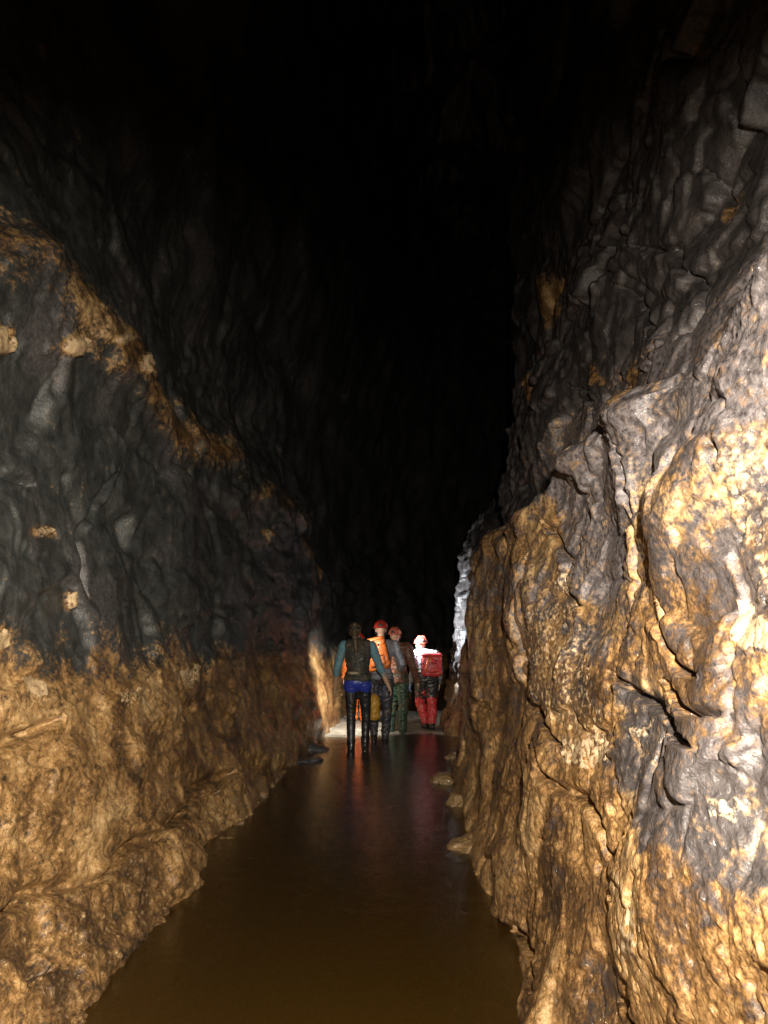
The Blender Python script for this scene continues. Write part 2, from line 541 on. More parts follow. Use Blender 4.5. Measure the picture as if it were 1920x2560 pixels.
    # cracks
    lines = [
        ([(1330, 1374), (1313, 1489), (1301, 1605), (1290, 1692), (1313, 1755), (1353, 1802), (1400, 1871)], 1.5),
        ([(1330, 1848), (1359, 1888), (1365, 1924), (1388, 1964), (1423, 1970), (1463, 1999), (1504, 2057), (1510, 2126), (1544, 2190), (1573, 2253)], 1.25),
        ([(1353, 1298), (1377, 1356), (1400, 1402), (1391, 1449), (1402, 1489)], 1.3),
        ([(1556, 1089), (1573, 1152), (1579, 1198), (1562, 1229), (1573, 1281), (1562, 1362), (1556, 1431), (1550, 1489), (1556, 1559)], 1.0),
        ([(1666, 1489), (1683, 1570), (1712, 1645), (1735, 1680), (1811, 1686)], .8),
        ([(1498, 1674), (1573, 1732), (1654, 1761), (1712, 1813), (1782, 1854), (1860, 1888)], .75),
        ([(1666, 1692), (1735, 1750), (1770, 1775), (1850, 1790), (1900, 1800)], .6),
        ([(1209, 2184), (1212, 2277), (1284, 2369), (1307, 2427), (1353, 2485)], 1.1),
        ([(1550, 2502), (1591, 2531), (1640, 2600)], .9),
        ([(1484, 574), (1498, 631), (1527, 649), (1533, 701)], 1.6),
        ([(1539, 712), (1591, 765), (1637, 828)], 1.2),
        ([(1573, 602), (1614, 631), (1660, 620), (1701, 683), (1741, 712), (1744, 770), (1730, 817), (1712, 851)], 1.3),
        ([(1735, 423), (1747, 498), (1776, 539)], 1.6),
        ([(1504, 967), (1521, 1031), (1527, 1071), (1504, 1094)], 1.4),
        ([(1420, 960), (1470, 1010), (1480, 1080)], 1.2),
        ([(1845, 1095), (1860, 1120), (1858, 1170)], .8),
        ([(1700, 850), (1640, 900), (1560, 960), (1500, 1040)], .9),
        ([(1160, 1660), (1190, 1720), (1230, 1780)], 1.4),
    ]
    wob = (0.02 * W + 0.008 * W2) * np.array([0, 1, 1])
    d, side = crack_field(P, lines, xr_base, 1, 0.014, wob)
    h = h - 0.06 * np.exp(-(d * 0.9) ** 2) + 0.014 * np.exp(-(d / 3.0) ** 2) * (d > 0.6) * (side > 0)
    P2 = P1 + nrm * h[:, None]
    return structure(grid_object('cave_wall_right', P2, shape, M_RIGHT, {'mud': mud, 'pale': pale, 'grey': grey * (1 - far), 'wet': wet}, flip=True),
                     'near right cave wall, ochre flowstone below a ledge and grey wet rock above')


# ------------------------------------------------------------------ left wall
def build_left():
    ys = spaced(-1.5, 32.0, lambda y: np.where(y < 2.0, 25, 900 / np.maximum(y, 2.0) ** 2 + np.where(y < 10, 42, np.where(y < 16, 18, 10))))
    zs = np.concatenate([np.arange(-.75, -.1, .02), np.arange(-.1, 1.8, .0100), np.arange(1.8, 4.2, .017), np.arange(4.2, 10.6, .05)])
    Y, Z = [g.ravel() for g in np.meshgrid(ys, zs, indexing='ij')]
    shape = (len(ys), len(zs))
    DY = np.repeat(np.gradient(ys), len(zs))
    X = xl_base(Y, Z)
    P = np.stack([X, Y, Z], 1)
    W = np.stack([perlin(P * 1.9 + 105), perlin(P * 1.9 + 125), perlin(P * 1.9 + 145)], 1)
    W2 = np.stack([perlin(P * 8 + 105), perlin(P * 8 + 125), perlin(P * 8 + 145)], 1)
    u, v = project(P)
    F = P * np.array([1, 1, .5])
    run = np.stack([Y * 0, Y, Z * .12], 1)
    line = 1.36 + 0.10 * W[:, 0] + 0.07 * W2[:, 1] + 0.13 * perlin(run * 2.3 + 7) + 0.07 * perlin(run * 9.0 + 3)
    mud = 0.80 * (1 - smooth(-0.32, 0.24, Z - line))
    zl = ledge_l(Y) + 0.12 * W2[:, 0] + 0.14 * W[:, 0]
    ledge = np.exp(-((Z - zl - 0.02) / (0.23 + .08 * W[:, 2])) ** 2)
    mud = np.maximum(mud, 0.66 * ledge * (Y < 14) * (0.85 + 0.9 * W[:, 1]))
    mud = np.maximum(mud, 0.04)
    W3 = perlin(P * 22 + 165)
    pale = 0.30 * (1 - smooth(-0.4, 0.1, Z - line)) * smooth(-.2, .3, W[:, 1])
    for cu, cv, ru, rv, val in ((160, 865, 34, 22, .9), (250, 848, 24, 14, .8), (320, 905, 28, 20, .8), (370, 935, 20, 10, .6), (130, 1330, 28, 10, .8),
                                (665, 1340, 8, 18, .8), (195, 1500, 10, 20, .7), (20, 1600, 30, 24, .9), (480, 1690, 24, 34, .6),
                                (330, 1745, 50, 30, .5), (100, 1715, 30, 24, .7), (590, 1660, 20, 20, .5), (20, 850, 26, 40, .7)):
        e = ((u + 12 * W2[:, 0] - cu) / ru) ** 2 + ((v + 12 * W2[:, 1] - cv) / rv) ** 2
        e = e + 0.9 * W3 + 0.5 * W2[:, 2]
        pale = np.maximum(pale, val * smooth(1.15, 0.7, e))
        mud = np.maximum(mud, 0.8 * smooth(2.2, 1.0, e))
    grey = 0.30 * smooth(0.0, 0.5, fbm(P, 1.3, 2, 333.0) + 0.3 * W2[:, 2])
    mud = blur(mud, shape, 3)
    pale = blur(pale, shape, 2)
    amp = np.clip(mud * 1.3, 0, 1)
    h = 0.12 * fbm(P, 0.8, 2, 203.0) + 0.035 * billow(P * np.array([1, .55, .85]) + 0.06 * W, 2.1, 1, 209.0) * (0.35 + 0.65 * amp)
    f1, f2, rnd, tilt = cells(P * np.array([1, .5, .95]) + 0.12 * W + 0.03 * W2, 1.9)
    h = h + blur(0.035 * rnd + 0.085 * tilt - 0.02 * (1 - smooth(0, .12, f2 - f1)), shape, 8) * (1.0 - 0.6 * amp) + 0.06 * ledge
    P1 = P.copy()
    P1[:, 0] += h
    nrm = grid_normals(P1, shape, 1)
    F1 = P1 * np.array([1, .55, .85])
    P1s = P1 * np.array([1, .62, 1])
    V2 = np.stack([perlin(P1 * 8 + 105), perlin(P1 * 8 + 125), perlin(P1 * 8 + 145)], 1)
    h = (0.010 * billow(F1 + .03 * V2, 6.0, 2, 231.0, dy=DY) + 0.015 * fbm(P1s + .02 * V2, 5.5, 2, 233.0, dy=DY)) * (0.25 + 0.95 * amp)
    h = h + (0.005 * billow(P1s + .02 * V2, 20.0, 2, 277.0, dy=DY) + 0.005 * fbm(P1s, 26.0, 2, 279.0, dy=DY)) * (0.25 + 0.45 * amp + 0.9 * smooth(-.1, .5, W[:, 1]) * amp)
    h = h + 0.0045 * fbm(P1s, 60.0, 2, 255.0, dy=DY) * (0.4 + 0.7 * amp)
    g1, g2, rnd2, tilt2 = cells(F1 * 1.1 + 0.03 * V2, 6.0)
    h = h + blur(0.007 * rnd2 + 0.020 * tilt2, shape, 2)
    h = h + 0.030 * smooth(.3, .7, pale) * smooth(1.2, 1.6, Z) + .008 * smooth(.3, .6, pale)
    lines = [([(-60, 2310), (58, 2253), (116, 2219), (191, 2190), (260, 2178), (301, 2132), (370, 2091), (405, 2062), (492, 2022), (567, 1981)], 1.5),
             ([(-60, 1880), (69, 1842), (110, 1819), (150, 1790)], 1.3),
             ([(60, 2480), (100, 2400), (145, 2395)], 1.2),
             ([(500, 1985), (540, 1960), (580, 1930)], 1.8),
             ([(300, 1170), (250, 1260), (215, 1340), (225, 1500)], 1.6),
             ([(0, 1130), (60, 1190), (120, 1210)], 1.5)]
    d, side = crack_field(P, lines, xl_base, -1, 0.014, (0.03 * W + 0.012 * W2) * np.array([0, 1, 1]))
    h = h - 0.09 * np.exp(-(d * .9) ** 2)
    P2 = P1 + nrm * h[:, None]
    return structure(grid_object('cave_wall_left', P2, shape, M_LEFT, {'mud': mud, 'pale': pale, 'grey': grey}),
                     'left cave wall, brown mud up to a flood line and dark grey rock above')


build_right()
build_left()


# ------------------------------------------------------------------ roof
def build_roof():
    ys = np.linspace(-1.5, 32, 240)
    ts = np.linspace(0, 1, 90)
    Y, T = [g.ravel() for g in np.meshgrid(ys, ts, indexing='ij')]
    xl, xr = xl_base(Y, np.full_like(Y, 10.2)) - 0.3, xr_base(Y, np.full_like(Y, 10.2)) + 0.3
    X = xl + (xr - xl) * T
    Z = 10.1 + 1.4 * np.sin(np.pi * T)
    P = np.stack([X, Y, Z], 1)
    P[:, 2] += 0.25 * fbm(P, 0.8, 3, 400) + 0.08 * billow(P, 3.0, 2, 420)
    structure(grid_object('cave_roof', P, (240, 90), M_ROOF, {'mud': np.full(len(P), .05), 'pale': np.zeros(len(P))}))


build_roof()


# ------------------------------------------------------------------ stream bed and water
def bed_height(X, Y):
    deep = np.interp(Y, [-3, 9.5, 11.2, 12.1, 12.6, 14.5, 16, 22], [-.42, -.38, -.22, -.10, -.02, -.01, -.06, -.1])
    left = np.interp(Y, [8.6, 9.2, 10.4, 11.5], [0, .16, .2, 0]) * smooth(-.45, -.85, X)
    return deep + left


def build_bed():
    m, nt, N, L, bs = new_mat('stream_gravel')
    tc = nd(nt, 'ShaderNodeTexCoord').outputs['Object']
    vo = nd(nt, 'ShaderNodeTexVoronoi')
    vo.inputs['Scale'].default_value = 28
    L.new(tc, vo.inputs['Vector'])
    n = noise_node(nt, 9, 5, 0.6, 0.3, tc).outputs[0]
    c = ramp(nt, n, [(0.3, (0.10, 0.065, 0.03)), (0.7, (0.30, 0.22, 0.13))]).outputs[0]
    c = mixc(nt, 0.5, c, ramp(nt, vo.outputs['Color'], [(0.0, (0.4, 0.4, 0.4)), (1.0, (1.2, 1.2, 1.15))]).outputs[0], 'MULTIPLY')
    L.new(c, bs.inputs['Base Color'])
    bs.inputs['Roughness'].default_value = 0.4
    b = nd(nt, 'ShaderNodeBump')
    b.inputs['Strength'].default_value = 0.6
    b.inputs['Distance'].default_value = 0.02
    L.new(vo.outputs['Distance'], b.inputs['Height'])
    L.new(b.outputs[0], bs.inputs['Normal'])
    ys = np.linspace(-1.5, 32, 420)
    xs = np.linspace(-3.2, 2.2, 130)
    Y, X = [g.ravel() for g in np.meshgrid(ys, xs, indexing='ij')]
    X = X + np.interp(Y, [14, 21, 32], [0, 3.0, 9.5])
    Z = bed_height(X, Y)
    P = np.stack([X, Y, Z], 1)
    P[:, 2] += 0.035 * fbm(P, 2.0, 2, 600) + 0.022 * billow(P, 7.0, 2, 620)
    structure(grid_object('stream_bed', P, (420, 130), m, flip=True))


build_bed()


def build_water():
    m, nt, N, L, bs = new_mat('stream_water')
    N.remove(bs)
    out = N['Material Output']
    tc = nd(nt, 'ShaderNodeTexCoord').outputs['Object']
    tr = nd(nt, 'ShaderNodeBsdfTransparent')
    tr.inputs[0].default_value = (0.93, 0.90, 0.82, 1)
    df = nd(nt, 'ShaderNodeBsdfDiffuse')                      # suspended silt
    df.inputs[0].default_value = (0.17, 0.088, 0.014, 1)
    gl = nd(nt, 'ShaderNodeBsdfGlossy')
    gl.inputs['Roughness'].default_value = 0.21
    gl.inputs[0].default_value = (1, 1, 1, 1)
    fr = nd(nt, 'ShaderNodeFresnel')
    fr.inputs['IOR'].default_value = 1.33
    b = nd(nt, 'ShaderNodeBump')
    b.inputs['Strength'].default_value = 0.14
    b.inputs['Distance'].default_value = 0.04
    mp = nd(nt, 'ShaderNodeMapping')
    mp.inputs['Scale'].default_value = (1.6, 1.0, 1)
    L.new(tc, mp.inputs[0])
    L.new(noise_node(nt, 6.0, 5, 0.62, 0.8, mp.outputs[0]).outputs[0], b.inputs['Height'])
    L.new(b.outputs[0], gl.inputs['Normal'])
    L.new(b.outputs[0], fr.inputs['Normal'])
    m1 = nd(nt, 'ShaderNodeMixShader')
    m1.inputs[0].default_value = 0.17
    L.new(tr.outputs[0], m1.inputs[1])
    L.new(df.outputs[0], m1.inputs[2])
    m2 = nd(nt, 'ShaderNodeMixShader')
    L.new(fr.outputs[0], m2.inputs[0])
    L.new(m1.outputs[0], m2.inputs[1])
    L.new(gl.outputs[0], m2.inputs[2])
    L.new(m2.outputs[0], out.inputs['Surface'])
    va = nd(nt, 'ShaderNodeVolumeAbsorption')
    va.inputs['Color'].default_value = (0.70, 0.46, 0.12, 1)
    va.inputs['Density'].default_value = 2.6
    L.new(va.outputs[0], out.inputs['Volume'])
    bm = bmesh.new()
    bmesh.ops.create_cube(bm, size=1, matrix=Matrix.Translation((4.5, 15.2, -0.45)) @ Matrix.Diagonal((18, 33, 0.9, 1)))
    me = bpy.data.meshes.new('stream_water')
    bm.to_mesh(me)
    bm.free()
    me.materials.append(m)
    o = bpy.data.objects.new('stream_water', me)
    COL.objects.link(o)
    structure(o)


build_water()


# gravel bar that the party walks over, paled to imitate bright water reflections
def build_bar():
    m, nt, N, L, bs = new_mat('gravel_paled_for_glare')
    tc = nd(nt, 'ShaderNodeTexCoord').outputs['Object']
    vo = nd(nt, 'ShaderNodeTexVoronoi')
    vo.inputs['Scale'].default_value = 34
    L.new(tc, vo.inputs['Vector'])
    c = ramp(nt, noise_node(nt, 6, 5, 0.6, 0.3, tc).outputs[0], [(0.3, (0.26, 0.23, 0.18)), (0.7, (0.55, 0.52, 0.44))]).outputs[0]
    c = mixc(nt, 0.4, c, ramp(nt, vo.outputs['Color'], [(0.0, (0.5, 0.5, 0.5)), (1.0, (1.2, 1.2, 1.15))]).outputs[0], 'MULTIPLY')
    L.new(c, bs.inputs['Base Color'])
    bs.inputs['Roughness'].default_value = 0.3
    b = nd(nt, 'ShaderNodeBump')
    b.inputs['Strength'].default_value = 0.5
    b.inputs['Distance'].default_value = 0.02
    L.new(vo.outputs['Distance'], b.inputs['Height'])
    L.new(b.outputs[0], bs.inputs['Normal'])
    ys = np.linspace(11.6, 17, 200)
    xs = np.linspace(-2.2, 1.7, 150)
    Y, X = [g.ravel() for g in np.meshgrid(ys, xs, indexing='ij')]
    X = X + np.interp(Y, [14, 17], [0, 1.0])
    P = np.stack([X, Y, np.zeros_like(X)], 1)
    edge = 12.35 + 0.25 * np.sin(X * 2.1 + .6) + 0.25 * fbm(P, 1.7, 2, 700)
    P[:, 2] = -0.16 + 0.185 * smooth(-0.35, 0.25, Y - edge) + 0.012 * fbm(P, 3.0, 2, 720) + 0.010 * billow(P, 9.0, 2, 740)
    structure(grid_object('gravel_bar', P, (200, 150), m, flip=True))


build_bar()


# ------------------------------------------------------------------ loose stones along the water
STONE_M = {}
for key, c0, c1 in (('brown', (0.10, 0.060, 0.025), (0.34, 0.22, 0.10)), ('grey', (0.05, 0.05, 0.055), (0.16, 0.155, 0.16))):
    m, nt, N, L, bs = new_mat('wet_stone_' + key)
    tc = nd(nt, 'ShaderNodeTexCoord').outputs['Object']
    n = noise_node(nt, 22, 5, 0.6, 0.4, tc).outputs[0]
    L.new(ramp(nt, n, [(0.3, c0), (0.7, c1)]).outputs[0], bs.inputs['Base Color'])
    bs.inputs['Roughness'].default_value = 0.3
    bs.inputs['Coat Weight'].default_value = 0.7
    bs.inputs['Coat Roughness'].default_value = 0.12
    b = nd(nt, 'ShaderNodeBump')
    b.inputs['Strength'].default_value = 0.6
    b.inputs['Distance'].default_value = 0.012
    L.new(n, b.inputs['Height'])
    L.new(b.outputs[0], bs.inputs['Normal'])
    STONE_M[key] = m


def stone_mesh(seed, mat, sub=4):
    bm = bmesh.new()
    bmesh.ops.create_icosphere(bm, subdivisions=sub, radius=1)
    me = bpy.data.meshes.new('stone')
    bm.to_mesh(me)
    bm.free()
    n = len(me.vertices)
    co = np.empty(n * 3, np.float32)
    me.vertices.foreach_get('co', co)
    co = co.reshape(-1, 3)
    d = 1 + 0.22 * fbm(co, 1.1, 2, seed) + 0.10 * billow(co, 2.6, 2, seed + 9)
    f1, f2, rnd, tilt = cells(co + seed, 1.2)
    d = d + 0.20 * tilt + 0.05 * fbm(co, 5.0, 2, seed + 30)
    me.vertices.foreach_set('co', (co * d[:, None]).ravel())
    me.polygons.foreach_set('use_smooth', np.ones(len(me.polygons), bool))
    me.materials.append(mat)
    return me


def stone(name, me, loc, size, rz, label, group=None):
    o = bpy.data.objects.new(name, me)
    COL.objects.link(o)
    o.location = loc
    o.scale = size
    o.rotation_euler = (random.uniform(-.3, .3), random.uniform(-.3, .3), rz)
    o['label'] = label
    o['category'] = 'stone'
    if group:
        o['group'] = group
    return o


random.seed(11)
SM = [stone_mesh(10 + 13 * k, STONE_M['brown'], 3) for k in range(6)]
SG = [stone_mesh(110 + 13 * k, STONE_M['grey']) for k in range(2)]
for k in range(18):
    y = random.choice((6.1, 6.4, 7.2, 7.6, 8.3, 8.6)) + random.uniform(-.35, .35)
    r = random.choice((.02, .02, .025, .03, .035, .04))
    x = float(xl_base(np.array([y]), np.array([0.0]))[0]) + random.uniform(-.05, .03)
    stone('stone', SM[k % 6], (x, y, random.uniform(-.02, .012)), (r, r * random.uniform(.8, 1.5), r * random.uniform(.6, 1.0)), random.uniform(0, 6),
          'small wet brown stone along the foot of the left wall', 'stones along the left waterline')
SR = [stone_mesh(210 + 13 * k, STONE_M['brown'], 5) for k in range(4)]


def at_water(u, v):
    d = ray(u, v)
    return d * (CAM_H / -d[2])


for k, (u, v, r, sz, label) in enumerate((
        (1105, 1955, .14, .09, 'jagged brown rock tongue jutting from the right wall into the dark stream'),
        (1140, 2010, .12, .10, 'brown rock knob between the jagged tongue and the right wall'),
        (1150, 2118, .13, .07, 'broad ochre rock shelf at the right wall where the stream narrows'),
        (1130, 1895, .13, .08, 'low brown rock at the right wall nearest the gravel bar'))):
    p = at_water(u, v)
    stone('rock', SR[k], (p[0] + .05, p[1], -.005), (r * 1.25, r * 1.2, sz), random.uniform(0, 6), label)
for k, (u, v, r) in enumerate(((1185, 2230, .075), (1185, 2305, .06), (1205, 2375, .08))):
    p = at_water(u, v)
    stone('stone', SM[(k * 5 + 2) % 6], (p[0] + .03, p[1], -.075), (r * 1.4, r * .8, r * .6), random.uniform(-.3, .3),
          'wet ochre stone just under water at the right wall', 'sunken stones at the right wall')
stone('flat_rock', SG[0], (-1.0, 9.7, -.02), (.20, .30, .06), 0.3, 'flat grey wet rock by the left wall behind the nearest wader')
stone('flat_rock', SG[1], (-0.98, 10.7, .0), (.20, .28, .09), 1.2, 'low grey wet rock between left wall and the black leggings')



# ------------------------------------------------------------------ people: helpers
def cloth(name, col, rough=0.6, wet=0.3, var=0.3, scale=40, mud=0.0):
    m, nt, N, L, bs = new_mat(name)
    tc = nd(nt, 'ShaderNodeTexCoord').outputs['Object']
    n = noise_node(nt, scale, 4, 0.6, 0.3, tc).outputs[0]
    n2 = noise_node(nt, 7, 3, 0.6, 0.3, tc).outputs[0]
    f = mathn(nt, 'ADD', mathn(nt, 'MULTIPLY', n, 0.4), mathn(nt, 'MULTIPLY', n2, 0.6))
    lo = tuple(c * (1 - var) for c in col)
    hi = tuple(min(1, c * (1 + var)) for c in col)
    base = ramp(nt, f, [(0.3, lo), (0.7, hi)]).outputs[0]
    if mud:
        sm = ramp(nt, noise_node(nt, 11, 6, 0.68, 0.6, tc).outputs[0], [(0.50, (0, 0, 0)), (0.64, (1, 1, 1))]).outputs[0]
        base = mixc(nt, mathn(nt, 'MULTIPLY', sm, mud), base, (0.16, 0.10, 0.045))
    L.new(base, bs.inputs['Base Color'])
    bs.inputs['Roughness'].default_value = rough
    bs.inputs['Coat Weight'].default_value = wet
    bs.inputs['Coat Roughness'].default_value = 0.3
    b = nd(nt, 'ShaderNodeBump')
    b.inputs['Strength'].default_value = 0.5
    b.inputs['Distance'].default_value = 0.01
    L.new(f, b.inputs['Height'])
    L.new(b.outputs[0], bs.inputs['Normal'])
    return m


def emit(name, col, strength):
    m, nt, N, L, bs = new_mat(name)
    bs.inputs['Emission Color'].default_value = (*col, 1)
    bs.inputs['Emission Strength'].default_value = strength
    return m


MS = {
    'skin': cloth('skin', (0.50, 0.30, 0.20), 0.5, 0.1, 0.12),
    'eye': cloth('eye_white', (0.75, 0.73, 0.70), 0.2, 0.3, 0.05),
    'hair': cloth('brown_hair', (0.10, 0.065, 0.035), 0.5, 0.1, 0.5, 90),
    'teal': cloth('teal_sleeve', (0.14, 0.30, 0.36), 0.7, 0.1, mud=0.4),
    'black': cloth('black_neoprene', (0.018, 0.018, 0.021), 0.45, 0.4, mud=0.25),
    'vest': cloth('dark_olive_vest', (0.045, 0.045, 0.036), 0.7, 0.15, mud=0.5),
    'blue': cloth('blue_band', (0.025, 0.045, 0.36), 0.5, 0.3),
    'tan': cloth('tan_webbing', (0.42, 0.33, 0.22), 0.7, 0.1),
    'red': cloth('red_plastic', (0.55, 0.035, 0.020), 0.35, 0.5, 0.12, mud=0.3),
    'redcloth': cloth('red_oversuit', (0.62, 0.040, 0.045), 0.5, 0.35, 0.25, mud=0.45),
    'orange': cloth('orange_fabric', (0.72, 0.165, 0.025), 0.5, 0.3, 0.15, mud=0.4),
    'orangehat': cloth('orange_plastic', (0.66, 0.16, 0.08), 0.4, 0.4, 0.12, mud=0.4),
    'grey': cloth('grey_shirt', (0.26, 0.27, 0.32), 0.75, 0.1, mud=0.5),
    'pale': cloth('pale_grey_shirt', (0.20, 0.21, 0.23), 0.7, 0.1, mud=0.45),
    'navy': cloth('dark_trousers', (0.030, 0.032, 0.045), 0.6, 0.3, mud=0.6),
    'brown': cloth('rust_brown_jacket', (0.13, 0.050, 0.028), 0.65, 0.25, mud=0.4),
    'olive': cloth('dark_grey_jacket_back', (0.07, 0.065, 0.055), 0.65, 0.2),
    'green': cloth('dark_green_trousers', (0.018, 0.050, 0.030), 0.6, 0.3, mud=0.6),
    'yellow': cloth('ochre_yellow_fabric', (0.55, 0.29, 0.03), 0.5, 0.3, 0.2, mud=0.5),
    'boot': cloth('black_rubber', (0.015, 0.015, 0.016), 0.25, 0.5, mud=0.4),
    'glove': cloth('glove_lit_blue', (0.18, 0.30, 0.50), 0.6, 0.2),  # blue lamp light painted into the glove colour
    'strap': cloth('dark_strap', (0.03, 0.03, 0.032), 0.6, 0.1),
    'lens': emit('lit_lamp_lens', (0.9, 0.95, 1.0), 60),
}


def hull(bm, balls, seg=10):
    """convex hull of ellipsoids [(centre, (rx, ry, rz) or r)] added to bm"""
    t = bmesh.new()
    for c, r in balls:
        r = (r, r, r) if isinstance(r, (int, float)) else r
        bmesh.ops.create_uvsphere(t, u_segments=seg, v_segments=max(6, seg - 2), radius=1,
                                  matrix=Matrix.Translation(c) @ Matrix.Diagonal((*r, 1)))
    if len(balls) > 1:
        res = bmesh.ops.convex_hull(t, input=t.verts[:])
        bmesh.ops.delete(t, geom=[g for g in res['geom_interior'] if isinstance(g, bmesh.types.BMVert)], context='VERTS')
    me = bpy.data.meshes.new('tmp')
    t.to_mesh(me)
    t.free()
    bm.from_mesh(me)
    bpy.data.meshes.remove(me)


def chain(bm, pts, seg=10):
    for a, b in zip(pts[:-1], pts[1:]):
        hull(bm, [a, b], seg)


def finish(bm, name, mat, parent, voxel=0.012, smooth_it=4, wrinkle=0.0, seed=0, wscale=9.0):
    """join overlapping closed pieces into one continuous surface"""
    me = bpy.data.meshes.new('tmp')
    bm.to_mesh(me)
    bm.free()
    o = bpy.data.objects.new('tmp', me)
    COL.objects.link(o)
    rm = o.modifiers.new('r', 'REMESH')
    rm.mode = 'VOXEL'
    rm.voxel_size = voxel
    sm = o.modifiers.new('s', 'SMOOTH')
    sm.factor = 0.5
    sm.iterations = smooth_it
    dg = bpy.context.evaluated_depsgraph_get()
    new = bpy.data.meshes.new_from_object(o.evaluated_get(dg))
    bpy.data.objects.remove(o)
    bpy.data.meshes.remove(me)
    n = len(new.vertices)
    if wrinkle and n:
        co = np.empty(n * 3, np.float32)
        no = np.empty(n * 3, np.float32)
        new.vertices.foreach_get('co', co)
        new.vertex_normals.foreach_get('vector', no)
        co = co.reshape(-1, 3)
        no = no.reshape(-1, 3)
        Q = co * np.array([1, 1, 1.7]) + 0.05 * np.stack([perlin(co * 6 + seed), perlin(co * 6 + seed + 40), perlin(co * 6 + seed + 80)], 1)
        d = wrinkle * (np.abs(perlin(Q * wscale + seed)) * 2 - 0.5 + 0.5 * perlin(Q * wscale * 2.3 + seed))
        new.vertices.foreach_set('co', (co + no * d[:, None]).ravel().astype(np.float32))
    new.name = name
    new.polygons.foreach_set('use_smooth', np.ones(len(new.polygons), bool))
    new.materials.clear()
    new.materials.append(mat)
    new.update()
    ob = bpy.data.objects.new(name, new)
    COL.objects.link(ob)
    ob.parent = parent
    return ob


def simple(bm, name, mat, parent):
    me = bpy.data.meshes.new(name)
    for f in bm.faces:
        f.smooth = True
    bm.to_mesh(me)
    bm.free()
    me.materials.append(mat)
    ob = bpy.data.objects.new(name, me)
    COL.objects.link(ob)
    ob.parent = parent
    return ob


def empty(name, loc, rotz=0, label=None, cat=None, group=None):
    o = bpy.data.objects.new(name, None)
    COL.objects.link(o)
    o.empty_display_size = 0.1
    o.location = loc
    o.rotation_euler = (0, 0, rotz)
    if label:
        o['label'] = label
    if cat:
        o['category'] = cat
    if group:
        o['group'] = group
    return o


V = Vector


def hand_pieces(bm, wrist, direction, side, curl=0.5, k=1.0, grow=0.0):
    """palm, four unequal bent fingers and a thumb leaving the side of the palm"""
    d = V(direction).normalized()
    fwd = V((0, 1, 0)) - d * d.dot(V((0, 1, 0)))
    fwd.normalize()                                     # thumb side points forward when the arm hangs
    nrm = d.cross(fwd) * side                            # towards the palm
    w = V(wrist)
    kn = w + d * 0.09 * k
    hull(bm, [(w, .026 + grow), (kn + fwd * .030 * k, .014 + grow), (kn - fwd * .030 * k, .013 + grow), (w + d * .05 + nrm * .006, .020 + grow)], 8)
    for i, (off, ln) in enumerate(((.031, .072), (.010, .082), (-.011, .076), (-.031, .060))):
        p = kn + fwd * off * k
        q1 = p + (d * (1 - .3 * curl) + nrm * .45 * curl).normalized() * ln * .45 * k
        q2 = q1 + (d * (1 - .8 * curl) + nrm * 1.0 * curl).normalized() * ln * .33 * k
        q3 = q2 + (d * (1 - 1.3 * curl) + nrm * 1.3 * curl).normalized() * ln * .25 * k
        chain(bm, [(p, .0095 + grow), (q1, .009 + grow), (q2, .0085 + grow), (q3, .0075 + grow)], 6)
    t0 = w + d * .025 * k + fwd * .024 * k
    t1 = t0 + (fwd * .8 + d * .7 + nrm * .3).normalized() * .042 * k
    t2 = t1 + (fwd * .25 + d * .9 + nrm * .4).normalized() * .034 * k
    chain(bm, [(t0, .014 + grow), (t1, .011 + grow), (t2, .0088 + grow)], 6)


